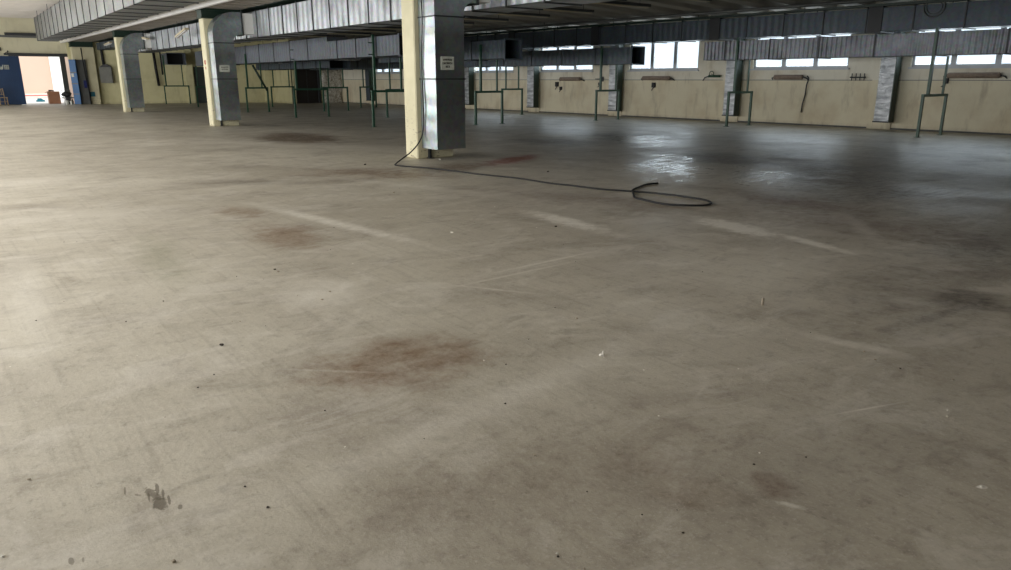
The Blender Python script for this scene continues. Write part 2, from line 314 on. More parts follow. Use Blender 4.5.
# ------------------------------------------------------------------ mesh helpers
class MB:
    def __init__(s): s.v = []; s.f = []
    def add(s, vs, fs):
        o = len(s.v); s.v += [tuple(v) for v in vs]; s.f += [tuple(i + o for i in f) for f in fs]; return s
    def box(s, x0, x1, y0, y1, z0, z1):
        return s.add([(x, y, z) for x in (x0, x1) for y in (y0, y1) for z in (z0, z1)],
                     [(0, 1, 3, 2), (4, 6, 7, 5), (0, 4, 5, 1), (2, 3, 7, 6), (0, 2, 6, 4), (1, 5, 7, 3)])
    def prism(s, poly, axis, a, b):                  # polygon in the two other axes, extruded from a to b
        def P(u, w, t): return {'X': (t, u, w), 'Y': (u, t, w), 'Z': (u, w, t)}[axis]
        n = len(poly)
        vs = [P(u, w, a) for u, w in poly] + [P(u, w, b) for u, w in poly]
        return s.add(vs, [tuple(range(n))[::-1], tuple(range(n, 2 * n))] + [(i, (i + 1) % n, n + (i + 1) % n, n + i) for i in range(n)])
    def bar(s, p, q, w, h=None):                     # square bar between two points
        p, q = Vector(p), Vector(q); h = h or w; d = (q - p).normalized()
        up = Vector((0, 0, 1)) if abs(d.z) < .9 else Vector((0, 1, 0))
        a = d.cross(up).normalized(); b = a.cross(d)
        vs = [e + a * (i * w / 2) + b * (j * h / 2) for e in (p, q) for i, j in ((-1, -1), (1, -1), (1, 1), (-1, 1))]
        return s.add(vs, [(3, 2, 1, 0), (4, 5, 6, 7)] + [(i, (i + 1) % 4, 4 + (i + 1) % 4, 4 + i) for i in range(4)])
    def tube(s, pts, r, seg=10):
        pts = [Vector(p) for p in pts]; rings = []
        n0 = None
        for i, p in enumerate(pts):
            d = (pts[min(i + 1, len(pts) - 1)] - pts[max(i - 1, 0)]).normalized()
            if n0 is None: n0 = d.orthogonal().normalized()
            n0 = (n0 - d * n0.dot(d)).normalized(); b = d.cross(n0)
            rings.append([p + (n0 * math.cos(2 * math.pi * k / seg) + b * math.sin(2 * math.pi * k / seg)) * (r if not callable(r) else r(i / (len(pts) - 1))) for k in range(seg)])
        vs = [v for g in rings for v in g]; m = len(pts)
        fs = [(i * seg + k, i * seg + (k + 1) % seg, (i + 1) * seg + (k + 1) % seg, (i + 1) * seg + k) for i in range(m - 1) for k in range(seg)]
        fs += [tuple(range(seg))[::-1], tuple(range((m - 1) * seg, m * seg))]
        return s.add(vs, fs)
    def ring(s, c, axis, R, r, seg=28, rs=8):
        vs = []; fs = []
        for i in range(seg):
            a = 2 * math.pi * i / seg
            for k in range(rs):
                b = 2 * math.pi * k / rs; u = (R + r * math.cos(b)) * math.cos(a); w = (R + r * math.cos(b)) * math.sin(a); h = r * math.sin(b)
                vs.append(Vector(c) + (Vector((h, u, w)) if axis == 'X' else Vector((u, h, w)) if axis == 'Y' else Vector((u, w, h))))
                fs.append((i * rs + k, ((i + 1) % seg) * rs + k, ((i + 1) % seg) * rs + (k + 1) % rs, i * rs + (k + 1) % rs))
        return s.add(vs, fs)
    def build(s, name, mat, parent=None, smooth=False, bevel=0):
        me = bpy.data.meshes.new(name); me.from_pydata(s.v, [], s.f)
        bm = bmesh.new(); bm.from_mesh(me)
        bmesh.ops.recalc_face_normals(bm, faces=bm.faces)
        if bevel: bmesh.ops.bevel(bm, geom=bm.edges[:] , offset=bevel, segments=1, affect='EDGES', clamp_overlap=True)
        bm.to_mesh(me); bm.free()
        if smooth:
            for p in me.polygons: p.use_smooth = True
        me.materials.append(M[mat] if isinstance(mat, str) else mat)
        o = bpy.data.objects.new(name, me); COL.objects.link(o)
        if parent is not None: o.parent = parent
        return o
def tag(o, label=None, cat=None, group=None, kind=None):
    if label: o['label'] = label
    if cat: o['category'] = cat
    if group: o['group'] = group
    if kind: o['kind'] = kind
    return o
def empty(name, loc, label, cat, group=None, rot=0., kind='thing'):
    o = bpy.data.objects.new(name, None); o.empty_display_size = .2; COL.objects.link(o)
    o.location = loc; o.rotation_euler = (0, 0, rot)
    return tag(o, label, cat, group, kind)
def structure(o, label=None): return tag(o, label, kind='structure')
def copy_tree(o, parent=None):
    c = o.copy(); COL.objects.link(c); c.parent = parent
    for ch in list(o.children): copy_tree(ch, c)
    return c

# ------------------------------------------------------------------ setting
f = MB().box(-4.6, 25, -6.2, 54.3, -.2, 0).build('floor', 'floor'); structure(f, 'worn stained grey brown concrete factory floor')
# hall ceiling with its shallow whitewashed ribs
m = MB().box(-4.5, 7.25, -6.2, 54.5, 5.06, 5.25)
y = -5.5
while y < 54: m.box(-4.3, 7.15, y, y + .16, 4.96, 5.06); y += .9
structure(m.build('ceiling', 'hall_ceiling'), 'whitewashed ribbed ceiling of the taller hall')
# upper wall and white edge strip between the tall hall and the low aisle
structure(MB().box(7.15, 7.27, -6.2, 54.2, 3.6, 5.06).build('trim_1', 'white'), 'white painted edge strip along the low aisle roof')
m = MB().box(7.27, 8.6, -6.2, 54.2, 3.74, 3.9)
y = -6.
while y < 54: m.box(7.27, 8.6, y, y + .5, 3.66, 3.74); y += .75
structure(m.build('trim_2', 'soffit'), 'ribbed concrete edge slab of the low aisle roof')
structure(MB().box(8.6, 9.9, -6.2, 54.0, 3.68, 3.95).box(8.6, 8.75, -6.2, 54.0, 3.95, 4.9).build('trim_3', 'darkgreen'), 'dark bar added for the shadow gap above the long duct')  # dark bar stands for the shadow gap; upright web stops a light leak
# low aisle roof: sloping deck on ribs
def rz(x): return 3.88 - (x - 18.6) * .055
m = MB().prism([(8.5, rz(8.5) + .44), (25, rz(25) + .44), (25, rz(25) + .6), (8.5, rz(8.5) + .6)], 'Y', -6.2, 54.2)
y = -5.8
while y < 53.6:
    for a, b in ((8.62, 24.2),):
        vs = []
        for x in (a, b):
            z = rz(x); vs += [(x, y + .1, z), (x, y + .62, z), (x, y + .7, z + .46), (x, y + .02, z + .46)]
        m.add(vs, [(0, 1, 2, 3), (7, 6, 5, 4), (0, 4, 5, 1), (1, 5, 6, 2), (2, 6, 7, 3), (3, 7, 4, 0)])
    y += 1.2
structure(m.build('ceiling', 'rib'), 'dark ribbed concrete roof over the low aisle')
# left, rear walls (beside and behind the viewpoint)
m = MB().box(-3.4, -3.1, -6.2, 54.4, 0, .6).box(-3.4, -3.1, -6.2, 54.4, 3.2, 5.2).box(-3.4, -3.1, -6.2, 2.4, .6, 3.2).box(-3.4, -3.1, 50, 54.4, .6, 3.2)
structure(m.build('wall_left', 'wall_hall'))
structure(MB().box(-4.6, 25, -6.4, -6.2, 0, 5.2).build('wall_rear', 'charcoal'))
# far wall of the hall with the gate opening
m = MB().box(-4.6, 4.62, 54.2, 54.45, 0, 5.2).box(7.6, 8.0, 54.2, 54.45, 0, 5.2).box(4.62, 7.6, 54.2, 54.45, 2.83, 5.2)
structure(MB().box(7.6, 7.85, 54.45, 58.5, 0, 3.2).build('trim_5', 'pink'), 'beige return wall just outside the gateway')
structure(m.build('wall_far', 'wall_hall'), 'pale yellow end wall of the hall round the open gateway')
# far wall of the aisle: oblique part, then a nearer part with a dark doorway
def aw(x): return 53.6 - (x - 7.4) * .3214
def oblique(x0, x1, z0, z1, t0=0., t1=.25): return [(x0, aw(x0) + t0), (x1, aw(x1) + t0), (x1, aw(x1) + t1), (x0, aw(x0) + t1)], z0, z1
m = MB()
for x0, x1, z0, z1 in ((7.4, 14.05, 0, 4.2), (14.05, 14.8, 2.25, 4.2), (14.8, 18.65, 0, 4.2)):
    P, a, b = oblique(x0, x1, z0, z1); m.prism(P, 'Z', a, b)
P, a, b = oblique(13.55, 13.95, 0, 4.2, -.22, 0); m.prism(P, 'Z', a, b)
P, a, b = oblique(18.1, 18.65, 0, 4.2, -.3, 0); m.prism(P, 'Z', a, b)
m.box(18.6, 18.8, 46.5, 50.2, 0, 4.2)
m.box(18.6, 18.75, 46.4, 46.7, 0, 4.2).box(18.75, 20.4, 46.45, 46.7, 2.3, 4.2).box(20.4, 22.2, 46.45, 46.7, 0, 4.2)
structure(m.build('wall_back', 'wall_aisle'), 'yellow painted end wall of the low aisle')
P, a, b = oblique(14.05, 14.8, 0, 2.25, .05, .12)
structure(MB().prism(P, 'Z', a, b).build('door_1', 'dark_door'), 'dark green door in the yellow end wall')
d2 = MB().box(18.75, 20.4, 46.55, 46.62, 0, 2.3).build('door_2', 'doorway_dark'); structure(d2, 'dark doorway beside the crinkled plastic sheet')  # dark sheet filling the opening in place of its shade
MB().box(18.75, 18.85, 46.5, 46.56, 0, 2.3).box(20.28, 20.4, 46.38, 46.56, 0, 2.3).box(18.85, 20.28, 46.5, 46.56, 2.2, 2.3).box(19.55, 19.6, 46.53, 46.56, 0, 2.2).build('door_frame', 'charcoal', d2)
# right wall: local frame, y along the wall, negative x into the room
RW = (24.15, 0, 0)
WIN = [(7.6, 11.0), (12.9, 16.3), (18.6, 21.95), (24.0, 27.3), (29.2, 32.35), (34.5, 37.6), (39.3, 42.25)]
SILL, TOP = 1.84, 3.3
m = MB().box(0, .3, -6.2, 46.7, 0, SILL).box(0, .3, -6.2, 46.7, TOP, 4.1)
ys = [-6.2] + [v for w in WIN for v in w] + [46.7]
for i in range(0, len(ys), 2): m.box(0, .3, ys[i], ys[i + 1], SILL, TOP)
PIL = [11.45, 16.83, 22.37, 27.42, 32.3, 37.6, 42.2]
for py in PIL: m.box(-.04, 0, py - .1, py + .62, 0, 3.5)
o = m.build('wall_right', 'wall_right'); o.location = RW; o.rotation_euler = (0, 0, RW_ANG)
structure(o, 'stained beige long wall under the row of windows')
o = MB().box(-.018, 0, -6.2, 46.4, 1.455, 1.475).build('trim_4', 'steel'); o.location = RW; o.rotation_euler = (0, 0, RW_ANG); structure(o)
o = MB().box(-.02, 0, -6.2, 46.4, 0, .045).build('baseboard_right', 'lamp_dark'); o.location = RW; o.rotation_euler = (0, 0, RW_ANG); structure(o)
for i, (a, b) in enumerate(WIN):
    m = MB().box(.06, .14, a, b, SILL, SILL + .07).box(.06, .14, a, b, TOP - .07, TOP).box(.06, .14, a, a + .07, SILL, TOP).box(.06, .14, b - .07, b, SILL, TOP)
    for k in (1, 2):
        c = a + (b - a) * k / 3; m.box(.05, .15, c - .075, c + .075, SILL, TOP)
    w = m.build('window_%d' % (i + 1), 'frame'); w.location = RW; w.rotation_euler = (0, 0, RW_ANG)
    structure(w, 'three-pane window in the right wall')
    MB().box(.095, .105, a + .06, b - .06, SILL + .06, TOP - .06).build('glass', 'glass', w)
    MB().box(-.07, .06, a - .05, b + .05, SILL - .05, SILL).build('window_sill', 'frame', w)

# outside the gate
structure(MB().box(-30, 45, 54.45, 110, -.2, -.01).build('ground', 'asphalt'), 'sunlit pale yard outside the gate')
structure(MB().box(24.9, 60, -30, 54.4, -.3, -.1).build('ground', 'asphalt'))
o = MB().box(-4, 8.75, 74, 80, 0, 9).box(-4, 8.75, 73.9, 74, 0, .5).build('building', 'pink'); tag(o, 'pink beige rendered building across the sunlit yard', 'building')
o = MB().box(8.75, 18, 73.8, 80, 0, 8).box(8.75, 18, 73.7, 73.8, 0, .3).box(9.5, 10.0, 73.73, 73.8, .9, 1.5).build('building', 'plaster'); tag(o, 'bright white building beside the pink one in the yard', 'building')

# ------------------------------------------------------------------ columns and their air risers
def column(y0, label, mark=False, x0=7.45, w=.84):
    c = empty('concrete_column', (x0, y0, 0), label, 'column', 'cream columns along the hall')
    MB().box(0, w, 0, .45, 0, 3.36).build('shaft', 'cream', c, bevel=.02)
    b = MB().box(-.06, 1.2, -.04, .5, 3.36, 3.4).box(-.06, 1.2, -.04, .5, 3.6, 3.655).box(-.03, 1.18, .0, .46, 3.4, 3.6)
    tag(b.build('beam_bracket', 'darkgreen', c), 'dark green steel bracket on top of the column')
    if mark:
        m = MB().ring((-.004, .2, 2.02), 'X', .06, .012, 16, 6).box(-.006, 0, .17, .23, 1.80, 1.88)
        tag(m.build('painted_mark', 'red', c), 'small red painted mark')
    return c
def riser(y0, label, x0):
    r = empty('air_riser', (x0, y0, 0), label, 'air duct', 'galvanised risers on the columns')
    m = MB().box(0, .64, -.57, -.012, .21, 2.6)
    z = .5
    while z < 2.55: m.box(-.004, .644, -.574, -.02, z, z + .01); z += .3
    m.build('casing', 'galv_riser', r)
    poly = [(0, 2.6)]
    for k in range(13):
        a = math.pi - k / 12 * math.pi / 2; poly.append((.7 + .7 * math.cos(a), 2.84 + .7 * math.sin(a)))
    poly += [(.95, 3.54), (.95, 2.86)]
    for k in range(7):
        a = math.pi / 2 + k / 6 * math.pi / 2; poly.append((.84 + .2 * math.cos(a), 2.66 + .2 * math.sin(a)))
    poly.append((.64, 2.6)); m = MB().prism(poly, 'Y', -.57, -.012); m.bar((.66, -.573, 3.52), (.84, -.573, 2.86), .012)
    m.build('elbow', 'galv_riser', r)
    for z in (1.5, 2.6): MB().box(-.016, .656, -.586, -.008, z - .012, z + .012).build('joint_flange', 'seam', r)
    tag(MB().box(.95, 8.82 - x0, -.555, -.03, 2.89, 3.52).build('connector_sleeve', 'canvas', r), 'white canvas sleeve joining the elbow to the long duct')
    MB().box(.93, .97, -.6, -.008, 2.83, 3.57).build('joint_flange', 'seam', r)
    m = MB().bar((.16, -.03, 0), (.16, -.03, .22), .05).box(.1, .22, -.1, .0 - .005, 0, .012)
    m.build('support_foot', 'charcoal', r)
    return r
column(12.59, 'nearest and largest cream concrete column, black cable running down it')
column(25.54, 'cream concrete column with a small red mark, second from the viewer', True, 7.42)
column(39.3, 'cream concrete column nearer the gate, second from the end wall')
column(52.75, 'cream column standing close to the end wall beside the blue gate leaf', False, 7.5, 1.2)
riser(12.59, 'galvanised riser with curved elbow on the nearest column', 7.55)
riser(25.54, 'galvanised riser with curved elbow on the second column', 7.51)
riser(39.3, 'galvanised riser with curved elbow on the third column', 7.56)
def sign(y, x0, x1, z0, z1, lines, label):
    s = empty('sign', (x0, y, z0), label, 'sign')
    w, h = x1 - x0, z1 - z0
    MB().box(0, w, -.012, 0, 0, h).build('plate', 'sign', s, bevel=.003)
    m = MB()
    for k, (f0, f1) in enumerate(lines):
        zc = h * (1 - (k + 1) / (len(lines) + 1)); x = w * f0
        while x < w * f1:
            cw = random.choice((.018, .022, .026)); hh = .018
            kind = random.randrange(4)
            m.box(x, x + .005, -.015, -.012, zc - hh, zc + hh)
            if kind in (0, 1): m.box(x + cw - .007, x + cw, -.015, -.012, zc - hh, zc + hh)
            if kind in (0, 2, 3): m.box(x, x + cw, -.015, -.012, zc + hh - .01, zc + hh)
            if kind in (1, 2): m.box(x, x + cw, -.015, -.012, zc - .005, zc + .005)
            if kind in (2, 3): m.box(x, x + cw, -.015, -.012, zc - hh, zc - hh + .01)
            x += cw + .012
    m.build('lettering', 'ink', s)
sign(12.59 - .575, 7.66, 7.95, 1.66, 1.90, [(.17, .83), (.12, .85), (.36, .62)], 'pale sign with three short lines on the nearest riser')
sign(25.54 - .575, 7.62, 7.93, 1.72, 1.93, [(.18, .84), (.18, .84)], 'pale sign with two short lines on the second riser')

# ------------------------------------------------------------------ duct runs
def duct(name, label, group, loc, L, w, h, mat, step, rot=0., mouth=None, hang=None, flange='seam', first=.0, taper=0., fl=.022):
    """local frame: x across, y along the run, z up; mouth = 'near' leaves the end at y=0 open; taper widens the near end to -x"""
    d = empty(name, loc, label, 'air duct', group, rot)
    t = .012
    def xl(y): return -taper * (1 - y / L)
    m = MB()
    def skin(y0, y1, z0, z1, side):
        a, b = xl(y0), xl(y1)
        if side == 'l': P = [(a, y0), (a + t, y0), (b + t, y1), (b, y1)]
        elif side == 'r': P = [(w - t, y0), (w, y0), (w, y1), (w - t, y1)]
        else: P = [(a, y0), (w, y0), (w, y1), (b, y1)]
        m.prism(P, 'Z', z0, z1)
    skin(0, L, 0, h, 'l'); skin(0, L, 0, h, 'r'); skin(0, L, 0, t, 'f'); skin(0, L, h - t, h, 'f')
    if mouth != 'near': m.box(xl(0), w, 0, t, 0, h)
    m.box(xl(L), w, L - t, L, 0, h)
    m.build('casing', mat, d)
    y = first if first else step
    ys = []
    while y < L - .1: ys.append(y); y += step
    for y in ys:
        a = xl(y); g = MB()
        g.box(a - fl, a, y - .016, y + .016, -fl, h + fl).box(w, w + fl, y - .016, y + .016, -fl, h + fl)
        g.box(a, w, y - .016, y + .016, -fl, 0).box(a, w, y - .016, y + .016, h, h + fl)
        g.build('joint_flange', flange, d)
    if mouth == 'near':
        g = MB(); e = .03
        g.box(-e, 0, -.02, .03, -e, h + e).box(w, w + e, -.02, .03, -e, h + e).box(0, w, -.02, .03, -e, 0).box(0, w, -.02, .03, h, h + e)
        tag(g.build('mouth_rim', mat, d), 'rim round the open mouth')
        tag(MB().box(t, w - t, .7, .72, t, h - t).build('mouth_dark', 'black', d), 'black sheet standing for the dark inside the mouth')  # black sheet gives the open mouth its darkness by colour
    if hang:
        zt, sp = hang; y = sp / 2
        while y < L:
            for x in (xl(y) + .02, w - .02):
                MB().bar((x, y, h), (x, y, zt - loc[2]), .02).build('hanger_rod', 'charcoal', d)
            y += sp
    return d
duct('air_duct', 'wide ribbed galvanised duct hanging under the high white ceiling', None, (5.5, 4.5, 3.53), 45.5, .95, 1.19, 'galv_big', 1.5, taper=.62, hang=(5.0, 4.6))
duct('air_duct', 'long shiny galvanised duct running behind the cream columns', None, (8.82, -1, 2.79), 43.4, .85, .8, 'galv', 1.09, first=.55, hang=None)
duct('air_duct', 'slim dull duct continuing the long shiny one towards the end wall', None, (8.86, 42.4, 3.2), 10.2, .7, .4, 'galv_dark', 1.5)
duct('air_duct', 'low grey duct with an open mouth just behind the nearest column', 'low ducts on green frames', (11.6, 20.45, 2.19), 5.5, .8, .6, 'galv_blue', 1.55, rot=-.03, mouth='near')
duct('air_duct', 'deeper grey duct seen between the second and nearest columns', 'low ducts on green frames', (11.77, 25.95, 2.19), 18.6, .8, .76, 'galv_blue', 1.9, rot=-.03)
duct('air_duct', 'short boxed duct with black open mouth by the yellow end wall', 'low ducts on green frames', (12.1, 49.7, 2.36), 1.7, 1.05, .65, 'galv_blue', 3, rot=-.05, mouth='near')
duct('air_duct', 'low duct ending in a square black mouth, right of the nearest column', 'low ducts on green frames', (15.08, 19.8, 2.13), 8.6, .66, .6, 'galv_dark', 1.9, mouth='near')
duct('air_duct', 'low dark duct with black mouth in front of the crinkled plastic sheet', 'low ducts on green frames', (15.45, 33.9, 2.0), 10, 1.0, .6, 'galv_dark', 1.6, mouth='near')
duct('air_duct', 'low dark duct whose black mouth ends beside the widest bright window', 'low ducts on green frames', (20.28, 19.2, 2.02), 25, .68, .58, 'galv_dark', 1.75, rot=.06, mouth='near')
duct('air_duct', 'low pale grey duct along the right wall, resting on two green frames', 'low ducts on green frames', (21.45, 1.2, 2.1), 15.4, .7, .58, 'galv_side', 1.62, rot=.03)
wd = duct('air_duct', 'upper dark grey duct running along the whole right wall', None, (22.6, 0, 2.81), 45, .82, .64, 'galv_dark', 1.3, rot=RW_ANG, hang=(4.0, 3.9), fl=.025)
for py in PIL:
    MB().box(-.03, .85, py - .2, py + .2, -.03, .67).build('canvas_joint', 'charcoal', wd)
tag(MB().ring((-.02, 9.9, .58), 'X', .27, .02).ring((-.02, 9.9, .58), 'X', .2, .012).build('round_flange', 'steel', wd), 'round flange on the duct side')
m = MB().box(-.1, .1, -1, 45, .67, .74)
o = m.build('roof_beam', 'darkgreen'); o.location = (22.55, 0, 2.81); o.rotation_euler = (0, 0, RW_ANG); tag(o, 'dark green steel beam lying over the upper wall duct', 'beam')
o = MB().tube([(0, -1, 0), (0, 45, 0)], .05, 10).build('pipe', 'steel', None, True); o.location = (22.05, 0, 3.62); o.rotation_euler = (0, 0, RW_ANG); tag(o, 'thin grey pipe running above the upper wall duct', 'pipe')
# foil-lagged drops on the pilasters of the right wall
where = ['between the two rightmost bright windows', 'between the two widest bright windows, behind a green frame', 'beside the black mouth of the low duct', 'right of the square black mouth by the nearest column',
         'just right of the nearest column', 'hidden behind the nearest column', 'in the far corner left of the nearest column']
for k, py in enumerate(PIL):
    if k == 5: continue
    r = empty('drop_duct', (RW[0] - .05 * py, py, 0), 'silver foil-lagged wall drop ' + where[k], 'air duct', 'foil-lagged drop ducts on the right wall', RW_ANG)
    MB().box(-.44, -.13, -.2, .24, .26, 2.95).build('casing', 'foil' if k < 5 else 'galv_dark', r)
    tag(MB().box(-.445, -.125, -.225, -.2, .24, 2.95).build('near_face', 'darkgreen', r), 'dark green near face')  # darker near face of the drop, laid on as a dark green sheet
    MB().box(-.9, -.13, -.2, .24, 2.95, 3.3).build('elbow', 'galv_dark', r)
    MB().box(-.46, -.11, -.22, .26, .22, .26).build('end_cap', 'charcoal', r)

# ------------------------------------------------------------------ green frames carrying the low ducts
def frame(x, y, w, label, up=(.22, .22), top=2.1, tall=None, rot=0., bar_z=1.08, rungs=False, mat='green'):
    r = empty('support_frame', (x, y, 0), label, 'frame', 'green duct support frames', rot)
    for lx in (0, w):
        l = MB().bar((lx, 0, 0), (lx, 0, bar_z), .065).build('leg', mat, r)
        MB().box(lx - .07, lx + .07, -.07, .07, 0, .012).build('foot_plate', mat, l)
    MB().bar((-.035, 0, bar_z), (w + .035, 0, bar_z), .07).build('crossbar', mat, r)
    for i, ux in enumerate((up[0], w - up[1])):
        t = (tall or top) if i == 0 else top
        u = MB().bar((ux, 0, bar_z + .03), (ux, 0, t), .07 if (i == 0 and tall) else .05).build('upright', mat, r)
        if i == 0 and rungs:
            m = MB()
            for z in (t - .25, t - .6): m.bar((ux - .02, -.02, z), (ux - .2, -.06, z), .03)
            m.build('rung', mat, u)
    return r
frame(20.95, 9.33, 1.36, 'green steel frame nearest the right edge, under the wall duct', (.26, .24), 2.1, 2.78)
frame(20.72, 15.27, 1.22, 'green steel frame in front of the silver drop between two windows', (.27, .25), 2.1, 2.78)
frame(19.87, 20.5, 1.22, 'green steel frame under the black mouth beside the widest window', (.2, .2), 2.03, 2.66, .03)
frame(19.53, 25.85, 1.1, 'green steel frame further back, right of the square black mouth', (.2, .2), 2.02, None, .03)
frame(14.74, 21.0, 1.12, 'green steel frame under the square black mouth right of the column', (.22, .22), 2.13, 2.6)
frame(11.47, 22.1, 1.25, 'green steel frame just left of the nearest column', (.1, .2), 2.2, 2.85, -.03, 1.12, True)
frame(14.75, 27.2, .9, 'thin green frame seen behind the one left of the nearest column', (.17, .2), 2.13)
frame(18.75, 37.5, .92, 'most distant thin green frame, left of the nearest column', (.2, .2), 2.02)
frame(11.8, 29.4, 1.4, 'green steel frame in the middle between the second and nearest columns', (.12, .25), 2.2, 2.85, -.03, 1.1, True)
frame(15.25, 34.4, 1.26, 'green steel frame in front of the crinkled plastic sheet', (.3, .2), 2.0, None, 0, 1.1)
frame(15.35, 41.5, 1.3, 'distant green frame left of the dark doorway', (.15, .25), 2.0)
frame(11.9, 35.4, 1.0, 'green frame standing just right of the second riser', (.1, .25), 2.2, 2.6, -.03, 1.1)
frame(12.06, 44.0, 1.0, 'green frame half hidden by the second column', (.1, .25), 2.2, None, -.03)
frame(11.9, 50.3, 1.42, 'green frame under the short boxed duct by the end wall', (.12, .3), 2.36, 2.9, -.05)
o = MB().tube([(12.28, 35.33, 2.12), (12.86, 35.3, .98)], .05, 10).build('loose_pipe', 'darkgreen', None, True)
tag(o, 'dark pipe leaning across the green frame right of the second riser', 'pipe')

# ------------------------------------------------------------------ lamps
def lamp(p, q, label, mat='lamp_dark', group='lamps under the dark roof', drop=.35, name='ceiling_lamp', w=.17):
    p, q = Vector(p), Vector(q); c = (p + q) / 2
    r = empty(name, c, label, 'lamp', group)
    a, b = p - c, q - c; d = (b - a).normalized()
    MB().bar(a, b, w, .07).build('housing', mat, r)
    s = d.cross(Vector((0, 0, 1))).normalized()
    for k in (-1, 1):
        o = s * (k * .04) + Vector((0, 0, -.055)); MB().tube([a * .96 + o, b * .96 + o], .018, 8).build('tube', 'lamp' if mat != 'lamp_dark' else 'lamp_cream', r, True)
    for e in (a * .7, b * .7): MB().bar(e + Vector((0, 0, .03)), Vector((e.x, e.y, drop)), .012).build('hanger_rod', 'charcoal', r)
    return r
order = ['nearest', 'second', 'third', 'fourth', 'fifth', 'sixth', 'seventh', 'eighth', 'ninth', 'tenth', 'eleventh']
for k, yy in enumerate((13.1, 15.2, 17.5, 19.57, 21.8, 23.9, 25.9, 27.8, 29.8, 32.1, 34.8)):
    lamp((14.2, yy, 3.5), (16.75, yy + .08, 3.5), 'unlit strip lamp under the dark ribbed roof, %s of its row' % order[k], drop=rz(15.5) - 3.5 + .45)
lamp((15.3, 33.5, 2.42), (16.8, 33.5, 2.42), 'white lamp hanging over the black mouth by the plastic sheet', 'lamp', 'white hanging lamps', rz(16) - 2.42 + .45, 'hanging_lamp', .16)
lamp((13.66, 38, 2.33), (14.74, 38, 2.33), 'white lamp hanging low right of the second riser', 'lamp', 'white hanging lamps', rz(14.2) - 2.33 + .45, 'hanging_lamp', .16)
lamp((8.5, 39.7, 3.42), (8.5, 37.9, 3.26), 'cream lamp hanging askew by the third riser elbow', 'lamp_cream', 'cream lamps under the roof edge', .33, 'hanging_lamp', .14)
lamp((8.3, 32.2, 3.1), (8.3, 30.7, 3.33), 'steeply tilted cream lamp between the second and third columns', 'lamp_cream', 'cream lamps under the roof edge', .45, 'hanging_lamp', .16)
lamp((8.3, 46.8, 3.29), (8.3, 45.2, 3.36), 'cream lamp hanging left of the third column near the end wall', 'lamp_cream', 'cream lamps under the roof edge', .33, 'hanging_lamp', .14)

# ------------------------------------------------------------------ things on the right wall
def rw(y, x=0.): return (RW[0] - .05 * y + x, y)
heat = [(24.55, 25.8, 1.5, 'rusty tubular heater left of the drop by the low black mouth'), (19.75, 21.1, 1.53, 'rusty tubular heater under the widest bright window'),
        (14.3, 15.35, 1.56, 'rusty tubular heater with a hose hanging at its end'), (8.55, 9.9, 1.6, 'rusty tubular heater nearest the right edge')]
for a, b, z, lab in heat:
    x, y = rw((a + b) / 2); h = empty('wall_heater', (x, y, z), lab, 'heater', 'rusty tubular heaters under the windows', RW_ANG); L = (b - a) / 2
    MB().tube([(-.14, -L, 0), (-.14, -L + .03, 0), (-.14, L - .03, 0), (-.14, L, 0)], lambda t: .08 if .2 < t < .8 else .05, 14).build('tube', 'rust', h, True)
    for s in (-1, 1): MB().tube([(0, s * (L + .12), -.08), (-.1, s * (L + .1), -.03), (-.14, s * L * .98, 0)], .018, 8).build('bracket', 'charcoal', h, True)
def wall_box(y, z, s, label, mat='black', cat='switch', name='wall_switch'):
    x, yy = rw(y); h = empty(name, (x, yy, z), label, cat, None, RW_ANG)
    MB().box(-.08, 0, -s / 2, s / 2, -s * .6, s * .6).build('housing', mat, h, bevel=.008)
    MB().tube([(-.04, 0, -s * .55), (-.05, .04, -s * .9), (-.03, .1, -s * 1.3)], .016, 8).build('cable_stub', 'black', h, True)
wall_box(26.1, 1.27, .17, 'small black switch below the rusty heater furthest along the wall')
wall_box(25.85, 1.1, .12, 'tiny black box just below the other black switch')
wall_box(23.5, 1.3, .1, 'tiny dark box left of the foil drop by the low black mouth')
wall_box(20.6, 1.27, .16, 'small black switch under the widest bright window')
wall_box(9.95, 1.45, .13, 'small dark box at the left end of the nearest heater')
x, y = rw(17.75); h = empty('valve', (x, y, 1.6), 'green valve on a pipe stub between the two bright windows', 'valve', None, RW_ANG)
MB().tube([(0, 0, 0), (-.16, 0, 0)], .04, 10).tube([(-.12, -.25, 0), (-.12, .25, 0)], .045, 10).build('body', 'green', h, True)
MB().ring((-.24, .05, .08), 'X', .09, .015, 18, 6).tube([(-.12, .05, 0), (-.24, .05, .08)], .014, 8).build('handwheel', 'green', h, True)
MB().tube([(-.12, .25, 0), (-.12, .42, -.05), (-.1, .5, -.16)], .02, 8).build('pipe_stub', 'charcoal', h, True)
x, y = rw(14.15); pts = [(x - .14, y, 1.6), (x - .12, y - .06, 1.52), (x - .1, y + .01, 1.3), (x - .07, y + .04, 1.0), (x - .08, y + .1, .7), (x - .06, y + .13, .42)]
tag(MB().tube(pts, .022, 8).build('hose', 'charcoal', None, True), 'dark hose hanging down the right wall from a heater end', 'hose')
x, y = rw(23.3); h = empty('wall_bracket', (x, y, 1.5), 'dark wall bracket left of the foil drop at the low black mouth', 'bracket', None, RW_ANG)
MB().bar((0, .1, 0), (-.3, .1, 0), .04).bar((-.3, -.12, 0), (-.3, .2, 0), .035).build('arm', 'charcoal', h)
MB().box(-.02, 0, 0, .2, -.1, .1).build('plate', 'charcoal', h)
x, y = rw(12.45); h = empty('pipe_manifold', (x, y, 1.55), 'dark pipe stubs on the wall left of the rightmost foil drop', 'pipe', None, RW_ANG)
m = MB().tube([(-.08, -.2, 0), (-.08, .3, 0)], .02, 8)
for k in range(4): m.tube([(-.08, -.15 + k * .13, -.1), (-.08, -.15 + k * .13, .12)], .016, 8)
